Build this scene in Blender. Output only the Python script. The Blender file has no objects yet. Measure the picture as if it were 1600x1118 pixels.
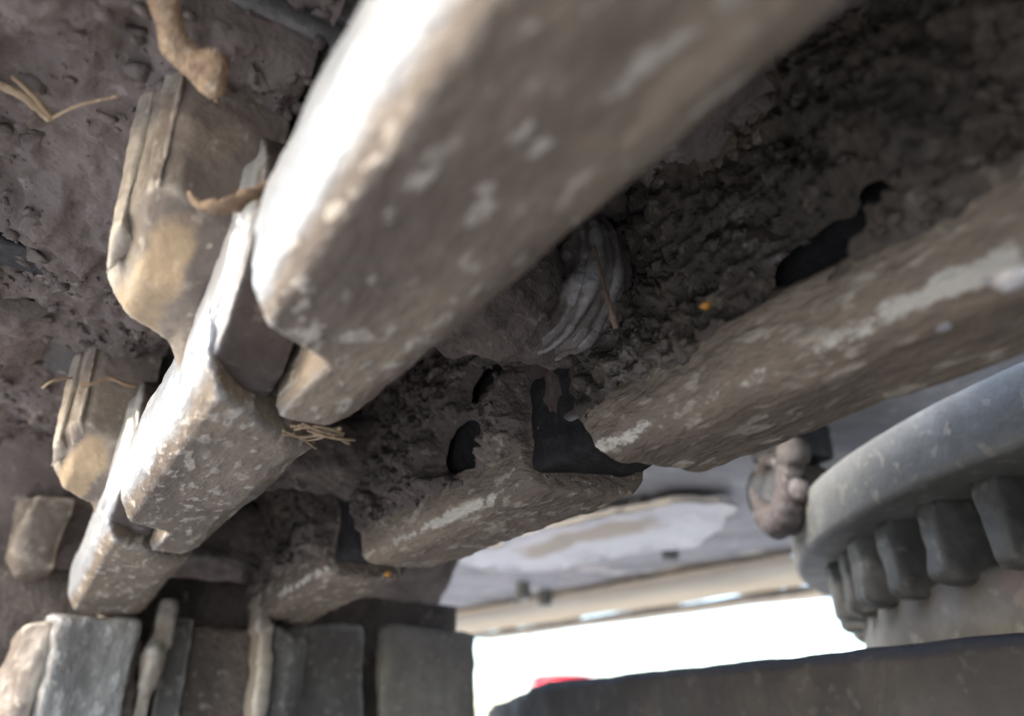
import bpy, bmesh, math, random
import numpy as np
from mathutils import Matrix, Vector

# ------------------------------------------------------------------ scale and frame
# u = across the track (right), t = along the track (away), z = up; unit = 85 mm, camera lens at u=t=z=0
S = 0.085
H = 0.62                                   # height of the lens above the ground (m)
def P(u, t, z): return Vector((u*S, t*S, z*S + H))

scene = bpy.context.scene
# ------------------------------------------------------------------ camera
F = 1200.0; VP = (-40.0, 1150.0)
dd = Vector((VP[0]-800, -(VP[1]-559), F)).normalized()
pit = math.atan2(VP[1]-559, F)
kk = Vector((0, math.cos(pit), math.sin(pit)))
rr = kk.cross(dd)
right = Vector((rr.x, dd.x, kk.x)); up = Vector((rr.y, dd.y, kk.y)); fwd = Vector((rr.z, dd.z, kk.z))
cam = bpy.data.cameras.new('camera'); camo = bpy.data.objects.new('camera', cam)
scene.collection.objects.link(camo)
M = Matrix((right, up, -fwd)).transposed().to_4x4(); M.translation = (0, 0, H)
camo.matrix_world = M
cam.sensor_width = 36; cam.lens = 27.0; cam.clip_start = 0.005; cam.clip_end = 2000
cam.dof.use_dof = True; cam.dof.focus_distance = 0.29; cam.dof.aperture_fstop = 6.8
scene.camera = camo
# ------------------------------------------------------------------ world and sun
SUN_EL = 28; SUN_AZ = math.radians(-80)        # azimuth measured from +t (away) towards +u (right)
w = bpy.data.worlds.new('World'); scene.world = w; w.use_nodes = True
nt = w.node_tree; bg = nt.nodes['Background']
sky = nt.nodes.new('ShaderNodeTexSky'); sky.sky_type = 'NISHITA'; sky.sun_disc = False
sky.sun_elevation = math.radians(SUN_EL); sky.sun_rotation = SUN_AZ
sky.dust_density = 1.7; sky.air_density = 1.0; sky.ozone_density = 1.0
nt.links.new(sky.outputs[0], bg.inputs[0]); bg.inputs[1].default_value = 0.15
sun = bpy.data.lights.new('sun', 'SUN'); sun.energy = 0.65; sun.angle = math.radians(20); sun.color = (1, .99, .975)
suno = bpy.data.objects.new('sun', sun); scene.collection.objects.link(suno)
sd = Vector((math.sin(SUN_AZ)*math.cos(math.radians(SUN_EL)), math.cos(SUN_AZ)*math.cos(math.radians(SUN_EL)), math.sin(math.radians(SUN_EL))))
suno.rotation_euler = sd.to_track_quat('Z', 'Y').to_euler()
scene.view_settings.view_transform = 'Standard'; scene.view_settings.look = 'None'
scene.view_settings.exposure = 2.2; scene.view_settings.gamma = 1
scene.view_settings.use_curve_mapping = False
scene.render.engine = 'CYCLES'
scene.cycles.max_bounces = 5; scene.cycles.diffuse_bounces = 3; scene.cycles.glossy_bounces = 2

# ------------------------------------------------------------------ noise (numpy)
def _hash(i, j, k, s):
    h = (i*374761393 + j*668265263 + k*2147483647 + s*1274126177) & 0xffffffff
    h = ((h ^ (h >> 13)) * 1274126177) & 0xffffffff
    h = ((h ^ (h >> 16)) * 2246822519) & 0xffffffff
    return ((h ^ (h >> 15)) & 0xffffff) / float(0xffffff)
def vnoise(p, s=0):
    p = np.asarray(p, float); i = np.floor(p).astype(np.int64); f = p - i; f = f*f*f*(f*(f*6-15)+10)
    r = 0
    for a in (0, 1):
        for b in (0, 1):
            for c in (0, 1):
                wgt = (f[:, 0] if a else 1-f[:, 0])*(f[:, 1] if b else 1-f[:, 1])*(f[:, 2] if c else 1-f[:, 2])
                r = r + wgt*_hash(i[:, 0]+a, i[:, 1]+b, i[:, 2]+c, s)
    return r*2-1
def fbm(p, sc, oct=4, s=0, gain=.5):
    r = 0; a = 1
    for o in range(oct):
        r = r + a*vnoise(np.asarray(p)*sc + 17.3*o, s+o); sc *= 2.03; a *= gain
    return r
def smooth(x, a, b):
    x = np.clip((x-a)/(b-a), 0, 1); return x*x*(3-2*x)

# ------------------------------------------------------------------ materials
def new_mat(name):
    m = bpy.data.materials.new(name); m.use_nodes = True
    return m, m.node_tree, m.node_tree.nodes['Principled BSDF']
class G:
    """small node-graph helper"""
    def __init__(s, nt):
        s.nt = nt
        g = nt.nodes.new('ShaderNodeNewGeometry'); s.geo = g
        vm = nt.nodes.new('ShaderNodeVectorMath'); vm.operation = 'SCALE'; vm.inputs['Scale'].default_value = 1/S
        nt.links.new(g.outputs['Position'], vm.inputs[0]); s.pos = vm.outputs[0]
    def stretch(s, v):
        n = s.nt.nodes.new('ShaderNodeVectorMath'); n.operation = 'MULTIPLY'; n.inputs[1].default_value = v
        s.nt.links.new(s.pos, n.inputs[0]); return n.outputs[0]
    def noise(s, sc, det=6, rough=.55, vec=None, dist=0):
        n = s.nt.nodes.new('ShaderNodeTexNoise'); n.inputs['Scale'].default_value = sc
        n.inputs['Detail'].default_value = det; n.inputs['Roughness'].default_value = rough
        n.inputs['Distortion'].default_value = dist
        s.nt.links.new(vec or s.pos, n.inputs['Vector']); return n.outputs['Fac']
    def voro(s, sc, vec=None):
        n = s.nt.nodes.new('ShaderNodeTexVoronoi'); n.inputs['Scale'].default_value = sc
        s.nt.links.new(vec or s.pos, n.inputs['Vector']); return n.outputs['Distance']
    def rng(s, x, a, b, lo=0, hi=1):
        n = s.nt.nodes.new('ShaderNodeMapRange'); n.interpolation_type = 'SMOOTHSTEP'
        n.inputs['From Min'].default_value = a; n.inputs['From Max'].default_value = b
        n.inputs['To Min'].default_value = lo; n.inputs['To Max'].default_value = hi
        s.nt.links.new(x, n.inputs['Value']); return n.outputs[0]
    def math(s, op, a, b=0.5, clamp=False):
        n = s.nt.nodes.new('ShaderNodeMath'); n.operation = op; n.use_clamp = clamp
        for i, v in enumerate((a, b)):
            if isinstance(v, (int, float)): n.inputs[i].default_value = v
            else: s.nt.links.new(v, n.inputs[i])
        return n.outputs[0]
    def mix(s, fac, a, b):
        n = s.nt.nodes.new('ShaderNodeMix'); n.data_type = 'RGBA'
        for sock, v in ((n.inputs['Factor'], fac), (n.inputs[6], a), (n.inputs[7], b)):
            if isinstance(v, (int, float)): sock.default_value = v
            elif isinstance(v, tuple): sock.default_value = (*v, 1)
            else: s.nt.links.new(v, sock)
        return n.outputs[2]
    def mixf(s, fac, a, b):
        n = s.nt.nodes.new('ShaderNodeMix'); n.data_type = 'FLOAT'
        for sock, v in ((n.inputs[0], fac), (n.inputs[2], a), (n.inputs[3], b)):
            if isinstance(v, (int, float)): sock.default_value = v
            else: s.nt.links.new(v, sock)
        return n.outputs[0]
    def axis(s, i):
        n = s.nt.nodes.new('ShaderNodeSeparateXYZ'); s.nt.links.new(s.geo.outputs['Normal'], n.inputs[0]); return n.outputs[i]
    def bump(s, h, strength, dist):
        n = s.nt.nodes.new('ShaderNodeBump'); n.inputs['Strength'].default_value = strength
        n.inputs['Distance'].default_value = dist; s.nt.links.new(h, n.inputs['Height']); return n.outputs[0]

def surf(name, base, dark, pale, speck=.62, speck_w=.08, steel=0.0, steel_col=(.55, .55, .54), side=0.0,
         rough=.75, wet=0.0, bump=.5, grain=30, stretch=(1, 1, 1), ochre=None, big=1.3, speck_sc=5.0, patch=None, tip=False, speck_amt=.8, side_soft=.25, wear_sc=3.0, steel_met=.45, steel_ro=.36):
    m, nt, b = new_mat(name); g = G(nt)
    v = g.stretch(stretch)
    n1 = g.noise(big, 4, .6, v, .3); n2 = g.noise(speck_sc, 3, .55, v); n3 = g.noise(grain, 3, .6, v); n4 = g.noise(big*2.7, 4, .65, v, .6)
    col = g.mix(g.rng(n1, .36, .64), dark, base)
    col = g.mix(g.math('MULTIPLY', g.rng(n4, .48, .72), .55), col, dark)
    sp = g.rng(n2, speck, speck+speck_w)
    col = g.mix(g.math('MULTIPLY', sp, speck_amt), col, pale)
    fine = g.noise(grain*.55, 2, .5, v)
    col = g.mix(g.math('MULTIPLY', g.rng(fine, .60, .70), .45), col, pale)
    col = g.mix(g.math('MULTIPLY', g.rng(n3, .56, .40), .35), col, dark)
    if ochre:
        om = g.rng(g.noise(1.9, 3, .5), .60, .68)
        if tip:
            ta = nt.nodes.new('ShaderNodeAttribute'); ta.attribute_name = 'tip'
            om = g.rng(g.math('ADD', ta.outputs['Fac'], g.math('SUBTRACT', g.noise(3.4, 4, .6), .5)), .45, .75)
        col = g.mix(g.math('MULTIPLY', om, .55), col, ochre)
    if patch:                                      # chalky patches of old paint or lime with flaked edges
        pm = g.math('MULTIPLY', g.rng(g.noise(2.2, 6, .68, v, .5), patch[1], patch[1]+.05), g.rng(n2, .36, .46))
        col = g.mix(pm, col, patch[0])
    met = 0.0; ro = g.mixf(g.rng(n2, .4, .7), rough, min(1, rough+.15))
    if steel or side:
        e = g.rng(g.geo.outputs['Pointiness'], .51, .56)
        e = g.math('MULTIPLY', e, steel)
        if side:
            at_ = nt.nodes.new('ShaderNodeAttribute'); at_.attribute_name = 'wear'
            wv = g.math('ADD', at_.outputs['Fac'], g.math('MULTIPLY', g.math('SUBTRACT', g.noise(wear_sc, 6, .7, g.stretch((1, .6, 1))), .5), 1.6))
            e = g.math('MAXIMUM', e, g.math('MULTIPLY', g.rng(wv, .45, .45+side_soft), side))
        col = g.mix(e, col, steel_col)
        met = g.math('MULTIPLY', e, steel_met); ro = g.mixf(e, ro, steel_ro)
    if wet:
        wm = g.math('MULTIPLY', g.rng(g.noise(3.2, 4, .6), .55, .65), wet)
        ro = g.mixf(wm, ro, .15)
    nt.links.new(col, b.inputs['Base Color'])
    if isinstance(met, float): b.inputs['Metallic'].default_value = met
    else: nt.links.new(met, b.inputs['Metallic'])
    nt.links.new(ro, b.inputs['Roughness'])
    h = g.math('ADD', g.math('MULTIPLY', n3, .5), g.math('MULTIPLY', n2, 1.0))
    nt.links.new(g.bump(h, bump, .0035), b.inputs['Normal'])
    return m

MAT = {}
MAT['link'] = surf('muddy_link_steel', (.325, .26, .19), (.15, .118, .09), (.58, .53, .45), speck=.57, speck_w=.07, steel=.5, side=1.0,
                   steel_col=(.57, .60, .64), stretch=(1, .38, 1), speck_amt=.8, speck_sc=18, grain=34, rough=.55, bump=.35, side_soft=.9, big=1.25, steel_met=.6, steel_ro=.33)
MAT['lug'] = surf('tan_lug', (.29, .24, .19), (.15, .12, .10), (.44, .39, .32), steel=.75, side=1.0, ochre=(.56, .40, .22), tip=True, steel_met=.15, steel_ro=.45,
                  steel_col=(.68, .61, .50), grain=24, rough=.5, bump=.3, side_soft=.7, speck_sc=9, wear_sc=4)
MAT['rib'] = surf('worn_rib', (.43, .37, .29), (.25, .205, .165), (.58, .52, .43), steel=.5, steel_col=(.55, .53, .5), grain=20, rough=.5, bump=.4, speck_sc=8)
MAT['boss'] = surf('dark_boss', (.10, .074, .063), (.066, .05, .043), (.25, .20, .17), speck=.70, steel=.2, grain=24, rough=.45, bump=.3, side=1.0, steel_col=(.50, .51, .53), side_soft=.5, wear_sc=4, steel_met=.5)
MAT['linkb'] = surf('muddy_inner_link', (.275, .218, .158), (.15, .117, .088), (.52, .47, .375), speck=.585, speck_w=.05, steel=.0, side=1.0, speck_amt=.6, stretch=(1, .4, 1),
                    speck_sc=11, grain=36, rough=.7, bump=.8, patch=((.46, .42, .34), .66), steel_col=(.60, .56, .47), steel_met=.05, steel_ro=.5, side_soft=.22, wear_sc=11.0)
MAT['crust'] = surf('mud_crust', (.185, .148, .125), (.09, .072, .062), (.32, .265, .215), speck=.62, grain=26, rough=.85, wet=.5, bump=.9, speck_sc=8)
MAT['shade_crust'] = surf('shaded_mud_crust', (.13, .103, .078), (.058, .048, .038), (.22, .178, .136), speck=.62, grain=26, rough=.8, wet=.8, bump=.9, speck_sc=8)  # mud crust with the near wall's shade put into its darker colour
MAT['mud'] = surf('shoe_mud', (.225, .185, .165), (.145, .117, .104), (.33, .285, .255), speck=.64, grain=24, rough=.85, bump=.6, speck_sc=6, wet=.25)
MAT['shoe'] = surf('shoe_steel', (.18, .17, .16), (.10, .09, .085), (.36, .34, .31), speck=.62, steel=.6, grain=26, rough=.6, bump=.5)
MAT['plate'] = surf('dusty_plate', (.25, .232, .21), (.17, .155, .14), (.36, .335, .30), speck=.64, grain=24, rough=.7, bump=.4, speck_sc=7)
MAT['bush'] = surf('bushing_steel', (.19, .158, .138), (.105, .087, .077), (.30, .28, .265), speck=.62, steel=.3, grain=28, rough=.5, bump=.5)
MAT['grey'] = surf('mottled_grey_steel', (.315, .30, .28), (.18, .168, .157), (.56, .55, .53), speck=.58, steel=.5, grain=22, rough=.5, bump=.6, stretch=(1.6, 1, .8))
MAT['ring'] = surf('ring_steel', (.255, .255, .232), (.15, .147, .13), (.42, .38, .30), speck=.60, steel=.25, grain=16, rough=.6, bump=.5, big=1.1, speck_sc=5)
MAT['tooth'] = surf('shaded_tooth', (.165, .162, .148), (.095, .093, .085), (.33, .31, .26), speck=.62, grain=14, rough=.5, bump=.4, big=1.0, speck_sc=4)  # shade under the rim is put into the darker tooth colour
MAT['drum'] = surf('drum_steel', (.27, .265, .25), (.16, .15, .14), (.40, .40, .40), speck=.62, ochre=(.24, .18, .14), grain=10, rough=.6, bump=.3, big=.8, speck_sc=3)
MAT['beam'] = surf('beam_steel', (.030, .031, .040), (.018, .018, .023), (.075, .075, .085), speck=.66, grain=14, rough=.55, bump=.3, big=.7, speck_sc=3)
MAT['belly'] = surf('belly_steel', (.35, .345, .355), (.22, .215, .22), (.60, .57, .52), speck=.54, speck_w=.14, grain=6, rough=.5, bump=.3, big=.6, speck_sc=.9)
MAT['plank'] = surf('pale_plank', (.82, .755, .65), (.72, .64, .53), (.86, .82, .74), speck=.62, grain=12, rough=.7, bump=.3, big=.7, speck_sc=2)
_nt = MAT['plank'].node_tree; _p = _nt.nodes['Principled BSDF']; _o = _nt.nodes['Material Output']
_t = _nt.nodes.new('ShaderNodeBsdfTranslucent'); _t.inputs[0].default_value = (.72, .62, .48, 1); _m = _nt.nodes.new('ShaderNodeMixShader'); _m.inputs[0].default_value = .6
_nt.links.new(_p.outputs[0], _m.inputs[1]); _nt.links.new(_t.outputs[0], _m.inputs[2]); _nt.links.new(_m.outputs[0], _o.inputs[0])
MAT['guard'] = surf('pale_guard', (.74, .74, .75), (.62, .61, .61), (.82, .82, .82), side=1.0, steel=.01, steel_col=(.46, .39, .31), steel_met=.0, steel_ro=.7, side_soft=.5, wear_sc=1.2, speck=.6, grain=12, rough=.45, bump=.2, big=.6, speck_sc=2)
MAT['rust'] = surf('rusty_fitting', (.15, .118, .105), (.06, .05, .047), (.28, .24, .22), speck=.63, grain=14, rough=.75, bump=.4, steel=.3)
MAT['wood'] = surf('dry_wood', (.60, .45, .30), (.30, .19, .12), (.78, .66, .50), speck=.56, grain=40, rough=.7, bump=.7, stretch=(2.2, 1.2, 1.0), speck_sc=9, big=4)
MAT['straw'] = surf('straw', (.50, .38, .24), (.30, .21, .13), (.62, .52, .36), grain=40, rough=.7, bump=.3)
MAT['leaf'] = surf('dry_leaf', (.36, .25, .16), (.17, .115, .08), (.5, .38, .26), grain=40, rough=.7, bump=.4, stretch=(1, 4, 1))
MAT['black'] = surf('plain_black', (.02, .02, .022), (.012, .012, .014), (.05, .05, .05), grain=20, rough=.4, bump=.2)
MAT['void'] = surf('void_shade', (.012, .011, .011), (.006, .006, .006), (.03, .026, .023), speck=.66, grain=20, rough=.8, bump=.5)  # near-black colour carries the deep shade of open joints and holes
MAT['orange'] = surf('orange_chip', (.62, .30, .04), (.45, .2, .03), (.7, .4, .1), grain=20, rough=.5, bump=.2)
MAT['red'] = surf('red_plastic', (.62, .03, .04), (.45, .02, .03), (.7, .1, .1), grain=20, rough=.4, bump=.1)
MAT['ground'] = surf('dirt_ground', (.52, .49, .455), (.42, .39, .36), (.6, .57, .53), grain=.6, rough=.9, bump=.3, big=.05, speck_sc=.2)

# ------------------------------------------------------------------ mesh helpers
def link_obj(o, parent=None):
    scene.collection.objects.link(o)
    if parent is not None: o.parent = parent
    return o
def thing(name, label, cat, loc, group=None):
    o = bpy.data.objects.new(name, None); o.empty_display_size = .02
    o.location = loc; o['label'] = label; o['category'] = cat
    if group: o['group'] = group
    return link_obj(o)
def tag(o, label, cat, group=None):
    o['label'] = label; o['category'] = cat
    if group: o['group'] = group
    return o
def mesh_obj(name, V, Fc, mat, parent=None, loc=None, smooth_shade=True, wear=None, tip=None):
    """V in unit coordinates (u,t,z); origin at loc (metres) or at the parent's location"""
    V = np.asarray(V, float)*S; V[:, 2] += H
    if parent is not None: base = np.array(root_loc(parent))
    elif loc is not None: base = np.array(loc)
    else: base = V.mean(axis=0)
    V = V - base
    me = bpy.data.meshes.new(name); me.from_pydata(V.tolist(), [], Fc if isinstance(Fc, list) else Fc.tolist())
    me.materials.append(MAT[mat]); me.update()
    if smooth_shade: me.polygons.foreach_set('use_smooth', [True]*len(me.polygons))
    if tip is not None:
        at_ = me.attributes.new('tip', 'FLOAT', 'POINT'); at_.data.foreach_set('value', np.asarray(tip, np.float32))
    if wear is not None:
        at_ = me.attributes.new('wear', 'FLOAT', 'POINT'); at_.data.foreach_set('value', np.asarray(wear, np.float32))
    o = bpy.data.objects.new(name, me)
    if parent is None: o.location = base
    return link_obj(o, parent)
def root_loc(o):
    v = Vector(o.location)
    while o.parent: o = o.parent; v = v + Vector(o.location)
    return v
def hull(pts):
    bm = bmesh.new()
    for p in pts: bm.verts.new(p)
    r = bmesh.ops.convex_hull(bm, input=bm.verts)
    bmesh.ops.delete(bm, geom=[e for e in set(r['geom_interior']+r['geom_unused']) if isinstance(e, bmesh.types.BMVert)], context='VERTS')
    bm.verts.index_update()
    V = [tuple(v.co) for v in bm.verts]; Fc = [[v.index for v in f.verts] for f in bm.faces]; bm.free()
    return V, Fc
def box(u0, u1, t0, t1, z0, z1): return hull([(u, t, z) for u in (u0, u1) for t in (t0, t1) for z in (z0, z1)])
def prism(poly, t0, t1):                   # poly in (u,z), convex
    return hull([(u, t0, z) for u, z in poly]+[(u, t1, z) for u, z in poly])
def cyl(u0, u1, t, z, r, r2=None, n=28):
    r2 = r2 or r
    return hull([(u, t+q*math.cos(a), z+q*math.sin(a)) for u, q in ((u0, r), (u1, r2)) for a in [2*math.pi*i/n for i in range(n)]])
def ball(c, r, sx=1, sy=1, sz=1, n=10):
    return hull([(c[0]+sx*r*math.sin(p_)*math.cos(a), c[1]+sy*r*math.sin(p_)*math.sin(a), c[2]+sz*r*math.cos(p_)) for p_ in [math.pi*i/n for i in range(n+1)] for a in [2*math.pi*j/16 for j in range(16)]])
def merge(parts):
    V = []; Fc = []
    for v, f in parts:
        o = len(V); V += list(v); Fc += [[i+o for i in q] for q in f]
    return V, Fc
def remesh(parts, vox, smooth_it=4):
    V, Fc = merge(parts)
    me = bpy.data.meshes.new('tmp'); me.from_pydata(V, [], Fc); me.update()
    o = bpy.data.objects.new('tmp', me); scene.collection.objects.link(o)
    m = o.modifiers.new('r', 'REMESH'); m.mode = 'VOXEL'; m.voxel_size = vox
    if smooth_it:
        s = o.modifiers.new('s', 'SMOOTH'); s.iterations = smooth_it; s.factor = .5
    dg = bpy.context.evaluated_depsgraph_get(); dg.update()
    ev = o.evaluated_get(dg); em = ev.to_mesh()
    n = len(em.vertices); v = np.empty(n*3); em.vertices.foreach_get('co', v); v = v.reshape(-1, 3)
    nn = np.empty(n*3); em.vertex_normals.foreach_get('vector', nn); nn = nn.reshape(-1, 3)
    f = [list(p.vertices) for p in em.polygons]
    ev.to_mesh_clear(); bpy.data.objects.remove(o); bpy.data.meshes.remove(me)
    return v, nn, f
def rough(parts, vox, amp, freq, seed=0, it=4, amp2=None, freq2=None, offs=(0, 0, 0)):
    v, n, f = remesh(parts, vox, it)
    q = v+np.array(offs)
    d = amp*fbm(q, freq, 4, seed)
    if amp2: d = d + amp2*fbm(q, freq2, 3, seed+31)
    return v+n*d[:, None], f
def rot_t(V, t0, z0, ang):                 # turn about a cross-track axis; positive bends the far end downwards
    V = np.array(V, float); a = math.radians(ang); c, s = math.cos(a), math.sin(a)
    dt, dz = V[:, 1]-t0, V[:, 2]-z0
    V[:, 1] = t0 + c*dt + s*dz; V[:, 2] = z0 - s*dt + c*dz
    return V
def tube(path, rad, n=10, seed=0, wob=.0):
    path = [Vector(p) for p in path]; V = []; Fc = []; rnd = random.Random(seed)
    m = len(path)
    for i, p in enumerate(path):
        d = (path[min(i+1, m-1)]-path[max(i-1, 0)]).normalized()
        a = d.cross(Vector((.31, .2, .93))).normalized(); b = d.cross(a)
        r = rad[i] if isinstance(rad, (list, tuple)) else rad
        for j in range(n):
            an = 2*math.pi*j/n; q = r*(1+wob*rnd.uniform(-1, 1))
            V.append(p+a*math.cos(an)*q+b*math.sin(an)*q)
    for i in range(m-1):
        for j in range(n):
            k = (j+1) % n; Fc.append([i*n+j, i*n+k, (i+1)*n+k, (i+1)*n+j])
    Fc.append(list(range(n))[::-1]); Fc.append([(m-1)*n+j for j in range(n)])
    return [tuple(v) for v in V], Fc
def curve(pts, k=6):                        # Catmull-Rom through points
    pts = [Vector(p) for p in pts]; q = [pts[0]]+pts+[pts[-1]]; out = []
    for i in range(1, len(q)-2):
        for j in range(k):
            s = j/k; a, b, c, d = q[i-1], q[i], q[i+1], q[i+2]
            out.append(.5*((2*b)+(c-a)*s+(2*a-5*b+4*c-d)*s*s+(3*b-a-3*c+d)*s**3))
    out.append(pts[-1]); return [tuple(p) for p in out]

def at(x, y, z):
    q = Vector((x-800, -(y-559), F)); k = q.dot(kk); return (q.dot(rr)/k*z, q.dot(dd)/k*z, z)
def atu(x, y, u):
    q = Vector((x-800, -(y-559), F)); k = u/q.dot(rr); return (u, q.dot(dd)*k, q.dot(kk)*k)
def att(x, y, t):
    q = Vector((x-800, -(y-559), F)); k = t/q.dot(dd); return (q.dot(rr)*k, t, q.dot(kk)*k)
# ------------------------------------------------------------------ setting: ground
g = mesh_obj('ground', [(-600, -600, -H/S), (600, -600, -H/S), (600, 600, -H/S), (-600, 600, -H/S)], [[0, 1, 2, 3]], 'ground', smooth_shade=False)
g['kind'] = 'structure'

# ------------------------------------------------------------------ track links
PITCH = 2.5; ZP = 1.62
def link_parts(mu, boss=True):
    """one cast link, pin at t=0 (near) and t=PITCH (far); mu maps the outer-side profile to its row"""
    def pr(poly, a, b): return prism([(mu(u), z) for u, z in poly], a, b)
    def bx(u0, u1, a, b, c, d): return box(mu(u0), mu(u1), a, b, c, d)
    rail = [(.41, 1.0), (.80, 1.0), (.895, 1.05), (.94, 1.16), (.94, 1.42), (.33, 1.42), (.315, 1.25), (.345, 1.08)]
    body = []
    # rail with slanted, stepped far end
    pts = []
    for u, z in rail:
        if u < .6: pts += [(mu(u), -.14+.34*(u-.33)/.3, z), (mu(u), 1.84+.30*(u-.33)/.3, z)]
        else: pts += [(mu(u), .44, z), (mu(u), 2.16, z)]
    pts += [(mu(.60), .16, 1.0), (mu(.60), .16, 1.42)]
    body.append(hull(pts))
    tong = [(.64, 1.0), (.81, 1.0), (.895, 1.05), (.935, 1.16), (.935, 1.42), (.62, 1.42), (.62, 1.04)]
    body.append(pr(tong, 1.9, 2.56))
    return body
def a_link(i, ang=0, label='', seed=0):
    t0 = i*PITCH
    L = thing('track_link', label, 'track link', P(.62, t0+1.2, 2.16), 'track links')
    idm = lambda u: u
    vox = .016 if i == 0 else .02
    def put(name, parts, mat, amp, fr, amp2, fr2, it, vx, par=None):
        v, f = rough(parts, vx, amp, fr, seed, it, amp2, fr2, (0, i*7.1, 0))
        v[:, 1] += t0
        if ang: v = rot_t(v, t0, ZP, ang)
        if name == 'link_body': wr = 1.15*(1-smooth(v[:, 0], .33, .43))*(1-smooth(v[:, 2], 1.42, 1.6))+.62*smooth(v[:, 0], .84, .92)
        elif name == 'pin_boss': wr = 1.05*(1-smooth(v[:, 0], .34, .40))
        elif name == 'web': wr = 0*v[:, 0]
        else: wr = .8*(1-smooth(v[:, 0], .0, .12))+.3*(1-smooth(v[:, 2], 1.2, 1.35))
        tp_ = np.exp(-((v[:, 0]-.16)/.13)**2-((v[:, 2]-1.42)/.16)**2) if name == 'outer_lug' else None
        return mesh_obj(name, v, f, mat, par or L, wear=wr, tip=tp_)
    put('link_body', link_parts(idm), 'link', .012, 1.7, .004, 9, 3, vox)
    wb = put('web', [prism([(.58, 1.3), (.80, 1.3), (.80, 2.14), (.60, 2.14)], .1, .80), prism([(.58, 1.3), (.80, 1.3), (.80, 2.14), (.60, 2.14)], 1.55, 2.3),
                prism([(.56, 1.86), (.88, 1.86), (.88, 2.16), (.52, 2.16)], .1, 2.2)], 'boss', .03, 2.0, .02, 8, 4, .024)  # web takes the dark boss colour to paint in the recess shade
    put('sun_plug_mud', [box(.62, .74, .7, 1.7, 1.36, 1.95), box(.62, .72, 2.2, 2.5, 1.36, 2.14)], 'crust', .05, 2.0, .03, 7, 2, .026, wb)['kind'] = 'stuff'  # mud plugs added so sun does not pass through the link windows
    # pin boss of the near end: rounded, set back from the running face
    put('pin_boss', [cyl(.35, .60, .02, ZP-.08, .46), cyl(.31, .36, .02, ZP-.08, .36)], 'boss', .02, 2.2, .004, 11, 5, vox)
    # outer lug hanging from the shoe beside the pin, rounded at its lower tip
    lug = [hull([(-.01, .02, 2.14), (.05, -.24, 2.14), (.12, -.28, 2.14), (.44, -.28, 2.14), (.44, .36, 2.14), (.0, .36, 2.14),
                 (.02, .05, 1.60), (.07, -.18, 1.60), (.14, -.23, 1.58), (.44, -.2, 1.46), (.44, .34, 1.42), (.02, .30, 1.50),
                 (.10, .26, 1.36), (.12, .06, 1.40), (.24, .30, 1.31), (.26, -.02, 1.37), (.42, .36, 1.28)]),
           hull([(.24, -.02, 1.5), (.44, -.12, 1.5), (.44, .5, 1.16), (.33, .34, 1.20), (.22, .28, 1.40), (.42, .72, 1.28), (.42, .72, 1.5)])]
    lo = put('outer_lug', lug, 'lug', .012, 2.0, .005, 9, 4, .014)
    # raised rib along the lug edge
    put('rib', [hull([(-.035, .0, 2.12), (.0, -.06, 2.12), (.06, .0, 2.12), (-.03, .16, 2.12), (-.015, .04, 1.55), (.01, -.02, 1.55), (.08, .05, 1.50), (.01, .2, 1.44)]),
                hull([(.025, -.20, 2.12), (.07, -.285, 2.12), (.13, -.2, 2.12), (.06, -.13, 2.12), (.045, -.15, 1.60), (.085, -.225, 1.60), (.15, -.13, 1.52), (.08, -.05, 1.50)])],
        'lug', .008, 3, .004, 12, 3, .012, lo)
    return L
A_LAB = ['largest muddy track link, cut by the top edge, its left flank shining white',
         'second left-row track link, pale flank, dark boss tucked under the largest link',
         'third track link of the left row, small and tan, ending above the upright grey link',
         'upright grey mottled track link at the bottom left, below the left row bend']
for i in range(3): a_link(i, 4.5 if i == 2 else 0, A_LAB[i], seed=11*i+3)
a_link(-1, 0, 'left-row track link behind the lens, just outside the picture', seed=91)

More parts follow.
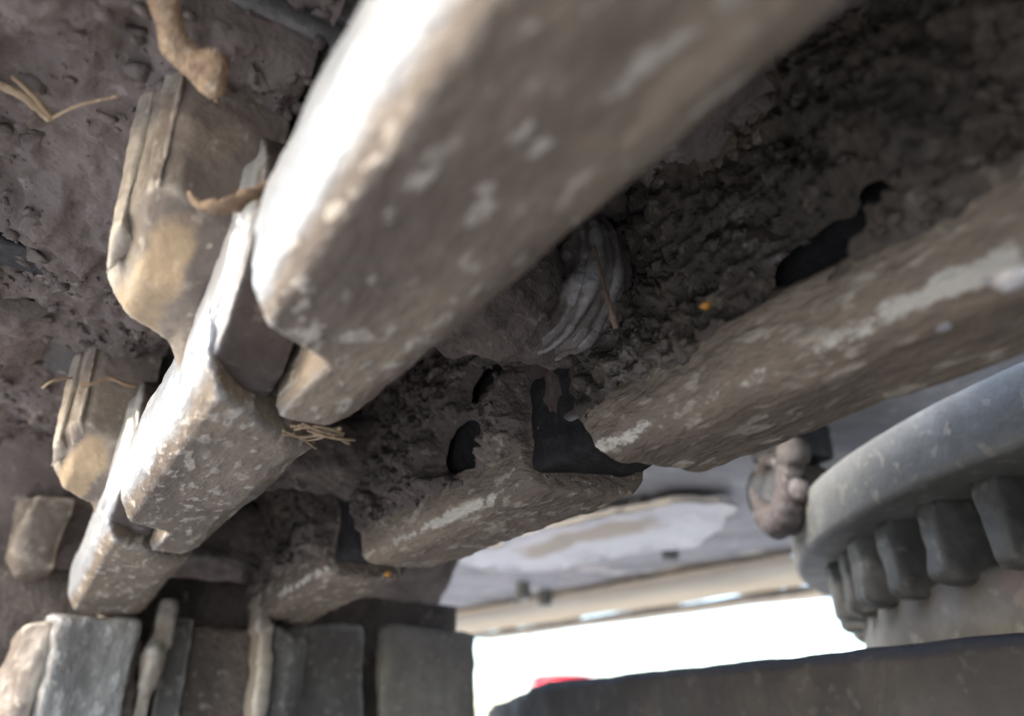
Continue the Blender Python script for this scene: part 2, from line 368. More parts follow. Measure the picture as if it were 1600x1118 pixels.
def crust(name, parent, u, t0, t1, z0, z1, seed, holes, amp=.09, dens=.013, mat='crust', ang=0, tp=0):
    """crumbly mud stuck on an upright inner flank facing -u, with ragged holes"""
    nt_ = int((t1-t0)/dens); nz = int((z1-z0)/dens)
    T, Z = np.meshgrid(np.linspace(t0, t1, nt_), np.linspace(z0, z1, nz), indexing='ij')
    p = np.stack([np.full(T.size, u), T.ravel(), Z.ravel()], 1)
    off = amp*(.55+.8*fbm(p, 2.2, 5, seed, .6))+.03*np.abs(fbm(p, 11, 3, seed+5))
    lump = 1-np.abs(fbm(p, 6.0, 3, seed+9)); off += .05*(lump-.6)
    off += .03*(1-2*np.abs(fbm(p, 13.0, 3, seed+14)))
    edge = np.minimum.reduce([smooth(p[:, 1], t0, t0+.12), smooth(p[:, 1], t1, t1-.12), smooth(p[:, 2], z0, z0+.14)])
    off = off*edge - .05*(1-edge)
    kill = np.zeros(len(p), bool)
    for (ht, hz, rt, rz) in holes:
        d = np.sqrt(((p[:, 1]-ht)/rt)**2+((p[:, 2]-hz)/rz)**2)+.26*fbm(p, 4.0, 2, seed+3)
        off = np.where(d < 1.4, off*smooth(d, .85, 1.4)-.02*(1-smooth(d, .85, 1.4)), off); kill |= d < .93
    p[:, 0] -= off
    p[:, 1] += .03*fbm(p, 5, 2, seed+21); p[:, 2] += .03*fbm(p, 5, 2, seed+22)
    idx = np.arange(len(p)).reshape(nt_, nz)
    q = np.stack([idx[:-1, :-1], idx[1:, :-1], idx[1:, 1:], idx[:-1, 1:]], -1).reshape(-1, 4)
    q = q[~kill[q].any(1)]
    # relax the ragged rims of the holes
    ed = np.sort(np.concatenate([q[:, [0, 1]], q[:, [1, 2]], q[:, [2, 3]], q[:, [3, 0]]]), 1)
    eu, ec = np.unique(ed, axis=0, return_counts=True); be = eu[ec == 1]
    for _ in range(14):
        acc = np.zeros_like(p); cnt = np.zeros(len(p))
        for a_, b_ in ((0, 1), (1, 0)):
            np.add.at(acc, be[:, a_], p[be[:, b_]]); np.add.at(cnt, be[:, a_], 1)
        mm = cnt >= 2; p[mm] = .5*p[mm]+.5*acc[mm]/cnt[mm][:, None]
    if ang: p = rot_t(p, tp, ZP, ang)
    used = np.unique(q); remap = -np.ones(len(p), int); remap[used] = np.arange(len(used))
    o = mesh_obj(name, p[used], remap[q][:, ::-1], mat, parent)
    o['kind'] = 'stuff'
    rnd = random.Random(seed); parts = []; pu = p[used]
    for _ in range(int(520*(t1-t0)*(z1-z0))):
        c = pu[rnd.randrange(len(pu))]; r = .007+.026*rnd.random()**3; pts = []
        for _k in range(9):
            a, b = rnd.uniform(0, 6.28), rnd.uniform(-1, 1); q_ = math.sqrt(1-b*b); rr_ = r*rnd.uniform(.7, 1.2)
            pts.append((c[0]+rr_*b*.9, c[1]+rr_*q_*math.cos(a), c[2]+rr_*q_*math.sin(a)))
        parts.append(hull(pts))
    c_ = mesh_obj('mud_clods', *merge(parts), mat, o); c_['kind'] = 'stuff'
    return o
def b_link(i, ang=0, label='', seed=0, holes=(), shift=0):
    t0 = i*PITCH
    L = thing('track_link', label, 'track link', P(2.1, t0+1.2, 2.16), 'track links')
    mu = lambda u: 2.74-u+shift
    def put(name, parts, mat, amp, fr, amp2, fr2, it, vx):
        v, f = rough(parts, vx, amp, fr, seed, it, amp2, fr2, (3, i*5.3, 0))
        v[:, 1] += t0
        if ang: v = rot_t(v, t0, ZP, ang)
        wr = .66*np.exp(-((v[:, 0]-mu(.875))/.036)**2-((v[:, 2]-1.04)/.06)**2)*(1+.35*fbm(v, 2.3, 3, seed+60))
        return mesh_obj(name, v, f, mat, L, wear=wr)
    rail = [(.41, 1.0), (.79, 1.0), (.855, 1.03), (.885, 1.10), (.89, 1.26), (.33, 1.26), (.315, 1.2), (.345, 1.08)]
    pts = []
    for u, z in rail:
        pts += [(mu(u), .10+.22*(u-.33)/.56+.25*(z-1), z), (mu(u), 2.32-.12*(.89-u)/.56+.42*(z-1), z)]
    body = [hull(pts), box(mu(.44), mu(.82), .3, .5, 1.2, 2.14), box(mu(.44), mu(.82), 1.6, 2.42, 1.2, 2.14),
            box(mu(.40), mu(.88), .1, 2.3, 1.9, 2.16)]
    put('link_body', body, 'linkb', .016, 1.7, .008, 8, 3, .018)
    put('pin_boss', [cyl(mu(.35), mu(.58), .02, ZP, .40)], 'boss', .02, 2.2, .004, 11, 4, .022)
    put('pin_boss', [cyl(mu(.60), mu(.84), PITCH, ZP+.02, .40)], 'boss', .02, 2.2, .004, 11, 4, .022)
    put('joint_shade_fill', [box(mu(.42), mu(.83), -.14, .42, 1.10, 1.95)], 'void', .03, 2, .012, 8, 2, .03)  # black block added to paint the shade of the open joint
    put('hole_shade_fill', [box(mu(.40), mu(.80), .45, 1.65, 1.18, 1.9)], 'void', .03, 2, .012, 8, 2, .04)  # black block behind the mud holes, their darkness put into its colour
    if holes is not None:
        crust('mud_crust', L, mu(.86), t0+.34, t0+2.5, 1.13, 2.16, seed+2, [(t0+a, b, c, d) for a, b, c, d in holes], ang=ang, tp=t0, mat='shade_crust' if i < 1 else 'crust')  # near links get the crust with shade in its colour
    return L
B_LAB = ['long muddy right-row track link with chalky white worn edge, above the ring gear',
         'short muddy track link of the right row with two ragged black holes in its mud',
         'farthest level track link of the right row, small brown lump with an orange chip near',
         'upright tan ridged track link at the bottom, between the grey link and the flat plates']
b_link(0, 0, B_LAB[0], 5, [(1.18, 1.34, .20, .09), (.95, 1.40, .08, .06)])
b_link(-1, 0, 'right-row track link behind the lens, just outside the picture', 65, [(1.2, 1.5, .2, .14)])
b_link(1, 0, B_LAB[1], 25, [(.74, 1.66, .20, .105), (.95, 1.40, .26, .145)])
b_link(2, 3, B_LAB[2], 45, [(1.2, 1.6, .2, .12)], shift=-.06)

# upright links where the track turns down
def upright(label, pieces, loc, extra=None):
    L = thing('track_link', label, 'track link', loc, 'track links')
    for name, parts, mat, amp, fr, a2, f2, sd in pieces:
        v, f = rough(parts, .026, amp, fr, sd, 4, a2, f2)
        v[:, 1] += .25; v[:, 0] = v[:, 0]*1.035-(.13 if v[:, 0].mean() < 1.4 else .03); v[:, 2] -= .16
        mesh_obj(name, v, f, mat, L, wear=.55*(1-smooth(v[:, 0], .0, .24)))
    return L
upright(A_LAB[3], [
    ('link_body', [hull([(.42, 6.62, .98), (.46, 6.56, .9), (.46, 6.56, -1.2), (.38, 6.7, .98), (.98, 6.6, .98), (1.0, 6.62, -1.2), (.38, 7.2, .98), (1.0, 7.2, .98), (.4, 7.2, -1.2), (1.0, 7.2, -1.2), (.38, 6.68, -1.2)])], 'grey', .03, 1.5, .014, 7, 71),
    ('inner_rib', [hull([(1.1+.08*math.sin(1.2*z0_)+du, 6.7+dt, z0_+dz) for du in (-.06, .06) for dt in (0, .3) for dz in (0, .36)]) for z0_ in [-1.3+.3*i for i in range(8)]]
        +[ball((1.12, 6.72, .62), .12, .8, 1, 1.8), ball((1.06, 6.74, .0), .1, .8, 1, 1.6)], 'rib', .03, 2.2, .012, 7, 75),
    ('rib_lip', [hull([(.98+.06*math.cos(2*z0_)+du, 6.72+dt, z0_+dz) for du in (-.05, .05) for dt in (0, .3) for dz in (0, .36)]) for z0_ in [-1.3+.3*i for i in range(7)]], 'crust', .04, 2.6, .02, 7, 76),
    ('inner_flange', [box(1.22, 1.42, 6.86, 7.2, -1.2, 1.05)], 'shoe', .02, 1.5, .008, 8, 77),
    ('outer_lug', [hull([(.22, 6.75, .9), (.42, 6.62, .95), (.42, 7.1, 1.0), (.2, 7.1, .9), (.06, 6.8, -1.0), (.40, 6.64, -1.0), (.40, 7.2, -1.0), (.0, 7.2, -1.0), (.3, 6.64, .5), (.27, 6.64, -.4)])], 'lug', .05, 1.8, .012, 7, 79),
    ('outer_lug', [hull([(u_-.03, t_+7.22, z_-.06) for u_, t_, z_ in ((-.01, .0, 2.0), (.12, -.27, 2.0), (.40, -.27, 2.0), (.40, .36, 2.0), (.0, .36, 2.0),
        (.02, .05, 1.52), (.05, -.14, 1.52), (.14, -.2, 1.50), (.40, -.2, 1.42), (.40, .34, 1.36), (.06, .30, 1.38), (.14, .28, 1.28), (.2, .0, 1.36), (.12, -.05, 1.38))])], 'lug', .03, 2.0, .006, 8, 85),
], P(.7, 6.9, -1.2))
upright(B_LAB[3], [
    ('link_body', [hull([(1.92, 6.66, 1.0), (2.06, 6.62, .9), (2.02, 6.62, -1.2), (2.2, 6.72, .9), (2.22, 6.72, -1.2), (1.86, 6.9, 1.0), (1.86, 6.9, -1.2), (2.22, 7.1, 1.0), (2.22, 7.1, -1.2)])], 'shoe', .03, 1.8, .012, 7, 81),
    ('ridge', [hull([(1.84+.10*z0_-.16*z0_*z0_*(z0_ > 0)+du, 6.56+dt, z0_+dz) for du in (-.055, .055) for dt in (0, .3) for dz in (0, .32)]) for z0_ in [-1.3+.25*i for i in range(10)]], 'rib', .02, 2.0, .008, 7, 82),
    ('inner_flange', [box(1.3, 1.9, 6.95, 7.2, -1.2, 1.0)], 'crust', .03, 1.5, .012, 7, 83),
], P(2.05, 6.9, -1.2))

# ------------------------------------------------------------------ bushings between the rows
def bushing(i, label, seed, r=.30, zc=ZP+.17, ang=0):
    t = i*PITCH
    L = thing('track_bushing', label, 'bushing', P(1.36, t, zc-r), 'bushings between the two link rows')
    v, f = rough([cyl(.84, 1.96, t, zc, r, n=36)], .016, .04, 2.0, seed, 3, .034, 6)
    mesh_obj('sleeve', v, f, 'crust', L)
    if i != 1: return L
    # worn grooved end by the right row
    parts = [cyl(1.58+.036*k, 1.600+.036*k, t-.17, zc-.0, .31+.014*((k*7)%3), n=44) for k in range(2, 7)]+[cyl(1.63, 1.86, t-.17, zc-.0, .298, n=44)]
    v, f = rough(parts, .010, .035, 2.4, seed+1, 2, .010, 8)
    mesh_obj('grooved_end', v, f, 'bush', L)
    return L
bushing(0, 'bushing hidden beyond the top edge above the largest link', 97, .33)
bushing(1, 'mud-caked bushing with a grooved worn end behind the largest link', 101, .31)
bushing(2, 'grey bushing with a pale scuff right of the second left-row link', 105, .33)
bushing(3, 'dark bushing in shade beside the third left-row link', 109, .33)

# ------------------------------------------------------------------ track shoes overhead
def shoe(i, label, ang=0, seed=0, u0=-1.45, u1=3.9, zs=2.16):
    t0, t1 = i*PITCH-.56, i*PITCH+1.88
    L = thing('track_shoe', label, 'track shoe', P(1.2, (t0+t1)/2, zs), 'track shoes')
    v, f = remesh([box(u0, u1, t0, t1, zs, zs+.14), box(u0, u1, t1-.1, t1+.22, zs+.10, zs+.2), hull([(u, t, z) for u in (u0, u1) for t, z in ((t0, zs+.1), (t0+.3, zs+.1), (t0+.02, zs+.5), (t0+.16, zs+.5))])], .045, 2)[0::2]
    mesh_obj('plate', v, f, 'shoe', L)
    # caked mud on the inner face, left of the left row
    def sheet(ua, ub, sd, amp, den):
        nu, n_t = int((ub-ua)/den), int((t1-t0-.06)/den)
        U, T = np.meshgrid(np.linspace(ua, ub, nu), np.linspace(t0+.03, t1-.03, n_t), indexing='ij')
        p = np.stack([U.ravel(), T.ravel(), np.full(U.size, zs)], 1)
        off = amp*(.5+.75*fbm(p, 1.5, 5, sd, .55))+.06*(1-np.abs(fbm(p*np.array([1, .8, 1]), 2.6, 4, sd+4)))+.03*fbm(p*np.array([1.2, .6, 1]), 6, 4, sd+8, .6)+.008*fbm(p, 24, 2, sd+9)
        e = np.minimum(smooth(p[:, 1], t0, t0+.07), smooth(p[:, 1], t1, t1-.07)); e = np.minimum(e, smooth(p[:, 0], ua, ua+.1))
        off = off*e - .05*(1-e)
        p[:, 2] -= off
        idx = np.arange(len(p)).reshape(nu, n_t)
        q = np.stack([idx[:-1, :-1], idx[:-1, 1:], idx[1:, 1:], idx[1:, :-1]], -1).reshape(-1, 4)
        V = [p]; Fq = q.tolist(); n0 = len(p)
        o = mesh_obj('mud_layer', p, Fq, 'mud', L); o['kind'] = 'stuff'
        # loose clods
        rnd = random.Random(sd); parts = []; clus = fbm(p, 1.8, 3, sd+12)
        n = int(2*(300 if ua < 0 and sd < 250 else 110)*(ub-ua)*(t1-t0))
        for _ in range(n):
            j = rnd.randrange(len(p)); c = p[j]; r = .005+.05*rnd.random()**6
            if clus[j] < rnd.uniform(-.5, .7): continue
            pts = []
            for _k in range(9):
                a, b = rnd.uniform(0, 6.28), rnd.uniform(-1, 1); q_ = math.sqrt(1-b*b); rr_ = r*rnd.uniform(.7, 1.2)
                pts.append((c[0]+rr_*q_*math.cos(a)*1.2, c[1]+rr_*q_*math.sin(a)*1.2, c[2]-.2*r+rr_*b))
            parts.append(hull(pts))
        V, Fc = merge(parts)
        c_ = mesh_obj('clods', V, Fc, 'mud', o); c_['kind'] = 'stuff'
    sheet(-1.4, .45, seed, .13, .020)
    sheet(.8, 1.95, seed+50, .14, .035)
    sheet(2.35, 3.8, seed+80, .10, .05)
    return L
shoe(0, 'near muddy track shoe overhead at the top left corner', seed=201)
shoe(-1, 'track shoe overhead behind the lens, just outside the picture', seed=251)
shoe(1, 'muddy track shoe overhead left of the second left-row link, pale stick on it', seed=211)
shoe(2, 'muddy track shoe overhead beside the third left-row link, rubble along its edge', seed=221)
def low_shoe(label, pieces, loc):
    L = thing('track_shoe', label, 'track shoe', loc, 'track shoes')
    for nm, parts, mat, sd in pieces:
        v, f = rough(parts, .03, .03, 1.3, sd, 3, .01, 7)
        v[:, 1] += .25; v[:, 0] *= 1.035; v[:, 2] -= .04
        mesh_obj(nm, v, f, mat, L)
low_shoe('flat grey-brown upright shoe plate with a straight edge beside the white gap',
         [('plate', [box(2.93, 3.88, 6.78, 6.95, -1.3, .98)], 'plate', 231)], P(3.4, 6.85, -1.3))
low_shoe('dark upright shoe plate recessed between the tan ridge and the flat plate',
         [('plate', [hull([(2.1, 7.0, .95), (2.78, 6.95, .98), (2.1, 7.0, -1.3), (2.92, 6.95, -1.3), (2.1, 7.3, .95), (2.8, 7.3, .95), (2.1, 7.3, -1.3), (2.95, 7.3, -1.3)])], 'shoe', 235),
          ('back_plate', [box(-1.0, 3.9, 7.25, 7.45, -1.3, 1.3)], 'crust', 239)], P(2.5, 7.1, -1.3))
low_shoe('tilted muddy shoe at the bend above the upright plates',
         [('plate', [hull([(-1.4, 6.75, 2.2), (3.9, 6.75, 2.2), (-1.4, 7.9, 1.2), (3.9, 7.9, 1.2), (-1.4, 6.85, 2.35), (3.9, 6.85, 2.35), (-1.4, 8.0, 1.3), (3.9, 8.0, 1.3)])], 'mud', 243)], P(1.2, 7.3, 1.8))

# ------------------------------------------------------------------ slew ring with teeth, behind the frame beam
RC = (9.8, .77)
def ringmesh(rows, n=160, a0=0, a1=2*math.pi):
    """surface of revolution about the vertical ring axis; rows of (r,z)"""
    V = []; Fc = []; m = len(rows)
    for i in range(n):
        a = a0+(a1-a0)*i/n
        for r, z in rows: V.append((RC[0]+r*math.cos(a), RC[1]+r*math.sin(a), z))
    for i in range(n):
        j = (i+1) % n
        for k in range(m-1): Fc.append([i*m+k, j*m+k, j*m+k+1, i*m+k+1])
    return V, Fc
R = thing('slew_ring_gear', 'big grey ring gear with a broad rim above blocky teeth at the right edge', 'ring gear', P(RC[0], RC[1], .2))
rim = [(4.2, 1.47), (5.34, 1.445), (5.385, 1.452), (5.41, 1.475), (5.42, 1.53), (5.42, 1.66), (5.415, 1.84), (5.39, 1.89), (5.33, 1.915), (5.2, 1.92), (4.2, 1.92)]
V, Fc = ringmesh(rim, 420); V = np.array(V); d = .007*fbm(V, 1.6, 3, 301); V[:, 2] += d*.5; V[:, :2] += (V[:, :2]-np.array(RC))/5.3*d[:, None]
mesh_obj('rim', V, Fc, 'ring', R)
V, Fc = ringmesh([(4.4, 1.45), (4.62, 1.45), (4.62, 1.04), (4.80, 1.02), (4.90, .95), (4.93, .6), (4.88, .3), (4.88, .15), (4.4, .15)], 200)
V = np.array(V); d = .02*fbm(V, 1.1, 3, 305); V[:, :2] += (V[:, :2]-np.array(RC))/5*d[:, None]
mesh_obj('drum', V, Fc, 'drum', R)
NT = 58
rndt = random.Random(4)
for k in range(NT*2):
    a = math.pi*k/NT
    ca, sa = math.cos(a), math.sin(a)
    def q(r, w, z): return (RC[0]+r*ca-w*sa, RC[1]+r*sa+w*ca, z)
    jz = rndt.uniform(-.04, .04); jr = rndt.uniform(-.025, .025)
    if k % 2 == 0: ro, w0, w1, zl = 5.12+jr, .18+jr, .135+jr, .93+jz
    else: ro, w0, w1, zl = 4.80, .10, .08, 1.0+jz
    pts = [q(4.55, -w0, 1.47), q(4.55, w0, 1.47), q(ro-.02, -w1, 1.47), q(ro-.02, w1, 1.47), q(ro, -w1+.03, 1.43), q(ro, w1-.03, 1.43),
           q(4.55, -w0, zl), q(4.55, w0, zl), q(ro, -w1+.03, zl+.06), q(ro, w1-.03, zl+.06), q(ro-.07, -w1+.02, zl), q(ro-.07, w1-.02, zl)]
    if ca < -.1 and sa > -.75:
        v, f = rough([hull(pts)], .035, .02, 2.2, k, 2, .008, 7); mesh_obj('tooth', v, f, 'tooth', R)

# ------------------------------------------------------------------ frame beam along the track
v, f = rough([hull([(4.5, -6, .46), (4.56, -6, .49), (6.3, -6, .49), (4.5, -6, -2), (6.3, -6, -2), (4.5, 6.6, .46), (4.56, 6.6, .49), (6.3, 6.6, .49), (4.5, 7.6, .30), (4.6, 7.8, .24), (6.3, 7.8, .24), (4.5, 7.9, -2), (6.3, 7.9, -2)])], .06, .02, .8, 311, 2, .01, 4)
v2, f2 = box(.1, 6.3, -7, 5.2, -3.2, -1.2); f = f+[[i+len(v) for i in q_] for q_ in f2]; v = np.vstack([v, np.array(v2)])
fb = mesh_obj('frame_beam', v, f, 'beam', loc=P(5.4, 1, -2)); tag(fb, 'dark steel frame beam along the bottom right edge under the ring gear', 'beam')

# ------------------------------------------------------------------ underside of the machine behind
v, f = rough([hull([(4.6, -8, 2.6), (12.2, -8, 2.6), (4.6, 24, 2.6), (7.6, 24, 2.6), (8.8, 17, 2.6), (10.4, 9.3, 2.6),
                    (4.6, -8, 3.0), (12.2, -8, 3.0), (4.6, 24, 3.0), (7.6, 24, 3.0), (8.8, 17, 3.0), (10.4, 9.3, 3.0)])], .12, .03, .5, 321, 1)
bp = mesh_obj('belly_plate', v, f, 'belly', loc=P(8, 8, 2.6)); tag(bp, 'grey steel belly plate of the machine seen beyond the right link row', 'plate')
def plank(a, b, w, h, z, label, seed):
    a = Vector((*a, 0)); b = Vector((*b, 0)); d = (b-a).normalized(); n = Vector((-d.y, d.x, 0))
    pts = [tuple(p+n*s*w+Vector((0, 0, zz))) for p in (a, b) for s in (-.5, .5) for zz in (z, z+h)]
    v, f = rough([hull(pts)], .03, .03, .7, seed, 1, .008, 4)
    return tag(mesh_obj('edge_strip', v, f, 'plank' if w > .2 else 'drum', loc=Vector(P(*((a+b)/2))[:2]+(P(0, 0, z).z,))), label, 'strip', 'strips along the belly edge')
plank((10.9, 19), (12.9, 8.0), .75, .05, 2.36, 'outermost pale cream strip right above the white gap', 331)
plank((9.2, 20), (11.1, 8.0), 2.5, .05, 2.47, 'broad pale beige strip between the white gap and the grey belly', 335)
plank((10.4, 19.5), (12.3, 8.2), .10, .12, 2.33, 'thin grey-brown bar between the two pale strips', 337)
# crumpled pale guard hanging under the belly
n = 40; V = []; Fc = []
for i in range(n+1):
    for j in range(n+1):
        x, y = i/n*2-1, j/n*2-1
        r = max(abs(x), abs(y)); c = math.hypot(x, y) or 1; x, y = x*r/c, y*r/c
        rr2 = x*x+y*y
        V.append((x, y, rr2))
V = np.array(V); rr2 = V[:, 2].copy()
gu = 6.55+.95*V[:, 0]+.45*V[:, 1]; gt = 8.6-1.3*V[:, 0]+2.2*V[:, 1]
gz = 2.43+.08*smooth(1-rr2, .0, .7)-.05*np.exp(-((rr2-.92)/.1)**2)
p = np.stack([gu, gt, gz], 1); p[:, :2] += .30*np.stack([fbm(p, .9, 4, 345), fbm(p, .9, 4, 347)], 1); p[:, 2] += .05*fbm(p, .8, 3, 341)+.03*np.abs(fbm(p, 2.2, 3, 343))
for i in range(n):
    for j in range(n): Fc.append([i*(n+1)+j, (i+1)*(n+1)+j, (i+1)*(n+1)+j+1, i*(n+1)+j+1])
V2 = p.copy(); V2[:, 2] += .09; m = len(p)
Fc2 = [[a+m for a in q][::-1] for q in Fc]
ring_i = [i*(n+1) for i in range(n)]+[n*(n+1)+j for j in range(n)]+[(n-i)*(n+1)+n for i in range(n)]+[n-j for j in range(n)]
sides = [[ring_i[a], ring_i[(a+1) % len(ring_i)], ring_i[(a+1) % len(ring_i)]+m, ring_i[a]+m] for a in range(len(ring_i))]
gd = mesh_obj('guard_panel', np.vstack([p, V2]), Fc+Fc2+sides, 'guard', loc=P(6.5, 8.6, 2.6), wear=np.tile(1.1-1.9*rr2, 2))
tag(gd, 'white dished guard panel with a tan centre under the grey belly', 'guard')

# fitting left of the ring gear
L = thing('hose_fitting', 'rusty pink-brown rounded fitting with bolt heads left of the ring gear', 'fitting', P(5.5, 4.4, 2.6))
rg = [ball((5.55+.10*math.cos(a), 4.42+.24*math.cos(a), 1.98+.27*math.sin(a)), .115) for a in [2*math.pi*i/18 for i in range(18)]]
v, f = rough(rg+[cyl(5.68, 6.1, 4.5, 2.0, .34)], .024, .045, 1.8, 351, 3, .015, 6); mesh_obj('collar', v, f, 'rust', L)
v, f = rough([cyl(5.58, 5.85, 4.50, 2.0, .27)], .03, .02, 2, 352, 2); mesh_obj('recess_shade', v, f, 'black', L)  # black disc added for the shade inside the collar's recess
v, f = rough([ball((5.42, 4.05, 2.19), .12), ball((5.45, 4.14, 2.08), .11), ball((5.46, 4.1, 1.88), .09)], .02, .03, 2.5, 355, 2); mesh_obj('knob', v, f, 'rust', L)
v, f = rough([box(5.5, 6.1, 4.1, 4.6, 2.25, 2.62)], .04, .02, 2, 357, 3); mesh_obj('bracket', v, f, 'beam', L)

# ------------------------------------------------------------------ small loose things
def loose(name, label, cat, path, rad, mat, seed=0, n=10, wob=.12, group=None):
    V, Fc = tube(curve(path), rad, n, seed, wob)
    return tag(mesh_obj(name, V, Fc, mat, loc=P(*path[0])), label, cat, group)
st = [at(258, -60, 1.95), at(262, 30, 1.93), at(278, 75, 1.90), at(312, 112, 1.86), at(330, 128, 1.84)]
stc = curve(st, 5); prt = []
for a_, b_ in zip(stc[:-1], stc[1:]): prt.append(hull(list(ball(a_, .046, n=6)[0])+list(ball(b_, .048, n=6)[0])))
nb = at(338, 100, 1.87); prt.append(hull(list(ball(stc[-8], .03, n=6)[0])+list(ball(nb, .040, n=6)[0])))
e_ = stc[-1]; prt += [hull([(e_[0]+dx, e_[1]+dy, e_[2]+.05), (e_[0]+dx+.03, e_[1]+dy, e_[2]+.03), (e_[0]+dx, e_[1]+dy+.03, e_[2]+.04), (e_[0]+dx+.012, e_[1]+dy+.05, e_[2]-.07-.02*k_)]) for k_, (dx, dy) in enumerate(((-.03, -.02), (.0, .0), (.015, -.03)))]
v, f = rough(prt, .009, .010, 8, 411, 2, .006, 22)
tag(mesh_obj('bent_stick', v, f, 'wood', loc=P(*st[0])), 'pale bent piece of dry wood sticking down at the top left', 'stick')

GS = 'dry straws and twigs caught in the track'
loose('dry_leaf', 'curled brown dry leaf caught between the first lug and the largest link', 'leaf',
      [att(296, 300, 2.14), att(312, 322, 2.10), att(352, 322, 2.06), att(396, 303, 2.04), att(424, 282, 2.05)], [.006]+[.008+.018*math.sin(3.1*k/23)**2 for k in range(23)]+[.004], 'leaf', 5, 8, .45)
loose('straw', 'short thick straw poking out of the mud at the left edge', 'straw', [at(-10, 128, 2.04), at(38, 152, 2.0), at(78, 186, 1.99)], .016, 'straw', 7, 6, .2, GS)
loose('straw', 'second straw crossing the short thick one at the left edge', 'straw', [at(20, 120, 2.05), at(52, 150, 2.0), at(80, 184, 1.99)], .010, 'straw', 8, 6, .2, GS)
loose('straw', 'long thin greenish grass blade left of the pale bent stick', 'straw', [at(78, 187, 1.99), at(120, 166, 1.98), at(185, 150, 2.0)], .006, 'straw', 9, 6, .2, GS)
loose('straw', 'thin wavy straw lying across the second lug', 'straw', [att(126, 602, 4.60), att(150, 598, 4.58), att(172, 590, 4.58), att(196, 600, 4.58), att(214, 603, 4.6)], .012, 'straw', 10, 6, .25, GS)
loose('straw', 'short straw poking out left of the second lug', 'straw', [att(66, 606, 4.75), att(84, 594, 4.70), att(112, 590, 4.75)], .008, 'straw', 11, 6, .2, GS)
rf = random.Random(12)
for k in range(9):
    x0, y0 = 432+rf.uniform(0, 60), 655+rf.uniform(-6, 26); x1, y1 = x0+rf.uniform(50, 90), y0+rf.uniform(4, 26)
    loose('straw', 'loose dry fibre in the tuft below the tip of the largest link', 'straw', [at(x0, y0, 1.01), at((x0+x1)/2, (y0+y1)/2+rf.uniform(-8, 10), .99+rf.uniform(0, .04)), at(x1, y1, 1.02)], .005+.004*rf.random(), 'straw', 20+k, 5, .2, 'fibres in the tuft below the largest link')
loose('twig', 'thin orange-brown twig hanging over the mud-caked bushing', 'twig', [att(928, 385, 1.98), att(940, 430, 1.96), att(952, 475, 1.95), att(963, 513, 1.97)], [.007]*10+[.012]*9, 'leaf', 14, 7, .2, GS)
def chip(name, label, cat, c, r, mat, seed):
    rn = random.Random(seed); pts = []
    for _ in range(14):
        a, b = rn.uniform(0, 6.28), rn.uniform(-1, 1); q_ = math.sqrt(1-b*b); pts.append((c[0]+r*q_*math.cos(a)*rn.uniform(.6, 1), c[1]+r*1.5*q_*math.sin(a)*rn.uniform(.6, 1), c[2]+r*.6*b))
    v, f = hull(pts); return tag(mesh_obj(name, v, f, mat, loc=P(*c)), label, cat)
chip('paint_chip', 'small orange chip on the lower edge of the farthest right-row link', 'chip', at(605, 896, .985), .035, 'orange', 1)
chip('paint_chip', 'small orange chip on mud right of the grooved bushing', 'chip', atu(1102, 478, 1.74), .022, 'orange', 2)
chip('pebble', 'small bluish grey pebble stuck to the long right-row link', 'pebble', at(1476, 510, .99), .024, 'belly', 3)
chip('pebble', 'pale lump on the long right-row link at the right edge', 'pebble', atu(1592, 425, 1.80), .06, 'guard', 4)
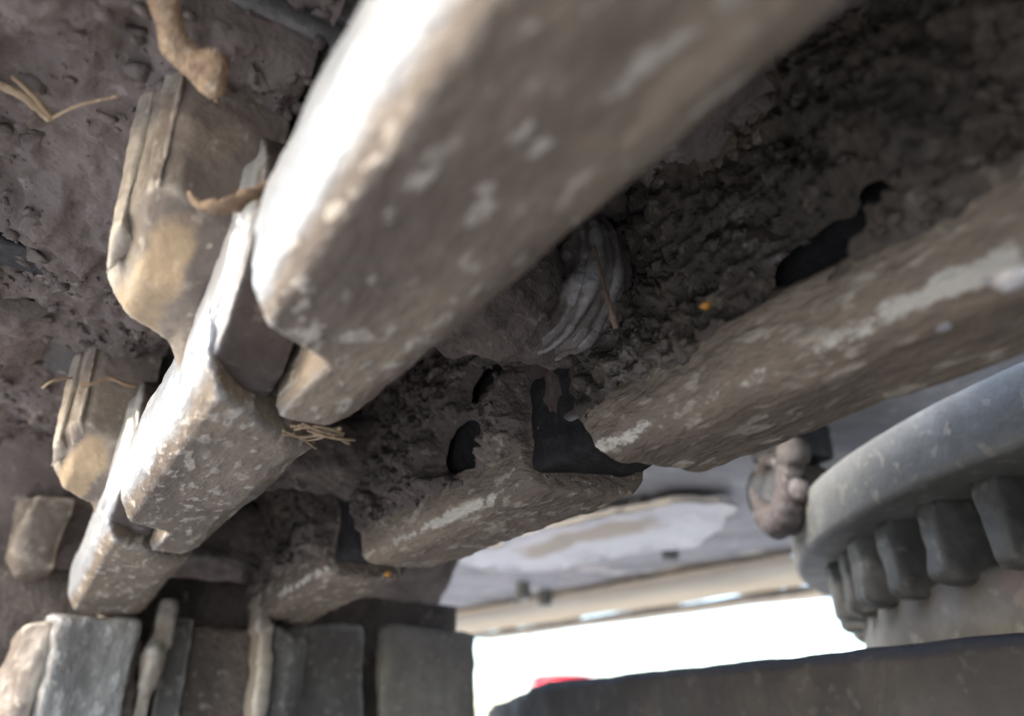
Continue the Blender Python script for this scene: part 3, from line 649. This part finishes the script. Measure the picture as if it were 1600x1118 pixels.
# black strip stuck in the mud
v, f = rough([hull([(-1.4, 3.62, 1.98), (-1.4, 3.90, 1.98), (-.26, 3.66, 2.0), (-.23, 3.90, 2.0), (-1.4, 3.62, 2.2), (-1.4, 3.90, 2.2), (-.26, 3.66, 2.2), (-.23, 3.90, 2.2)])], .016, .01, 2, 401, 2)
tag(mesh_obj('black_strip', v, f, 'black', loc=P(-.8, 3.76, 2.2)), 'flat black strip in the mud at the left edge, below the straws', 'strip')
for (x, y, z, lab) in ((1000, 786, 2.57, 'dark bolt head on the grey belly above the white guard panel'), (1046, 868, 2.42, 'dark bolt head right of the white guard panel'),
                       (852, 938, 2.40, 'dark bolt head on the broad pale strip'), (818, 928, 2.40, 'dark bolt head at the left of the broad pale strip')):
    c = at(x, y, z); n6 = [(c[0]+.15*math.cos(a), c[1]+.15*math.sin(a), c[2]+dz) for a in [math.pi/3*i for i in range(6)] for dz in (-.05, .25)]
    n6 += [(c[0]+.11*math.cos(a), c[1]+.11*math.sin(a), c[2]-.08) for a in [math.pi/3*i for i in range(6)]]
    v, f = rough([hull(n6)], .03, .02, 3, 7, 2); tag(mesh_obj('bolt_head', v, f, 'tooth', loc=P(*c), smooth_shade=False), lab, 'bolt', 'bolts under the belly')
# far red barrels beyond the machine
for (x, r, zt, lab) in ((880, 1.9, 3.38, 'red barrel top peeping over the beam, left of two'), (948, 2.2, 3.36, 'red barrel top peeping over the beam, right of two')):
    c = att(x, 1050, 42); zb = -H/S
    prof = [(0, zt), (r*.9, zt), (r, zt-.15), (r, zt-1.2), (r*1.06, zt-1.3), (r*1.06, zt-1.5), (r, zt-1.6), (r, zb), (0, zb)]
    n = 28; V = [(c[0]+q_*math.cos(a), c[1]+q_*math.sin(a), z_) for a in [2*math.pi*i/n for i in range(n)] for q_, z_ in prof]; m = len(prof)
    Fc = [[i*m+k, ((i+1) % n)*m+k, ((i+1) % n)*m+k+1, i*m+k+1] for i in range(n) for k in range(m-1)]
    tag(mesh_obj('barrel', V, Fc, 'red', loc=P(c[0], c[1], zb)), lab, 'barrel', 'red barrels beyond the machine')
c = att(828, 1010, 42); V, Fc = tube([(c[0], c[1], -H/S), (c[0], c[1], 2), (c[0]+.02, c[1], 7.5)], [.12, .11, .09], 10)
tag(mesh_obj('post', V, Fc, 'belly', loc=P(c[0], c[1], -H/S)), 'thin grey post standing in the white gap near its left end', 'post')

print('built', len(bpy.data.objects))
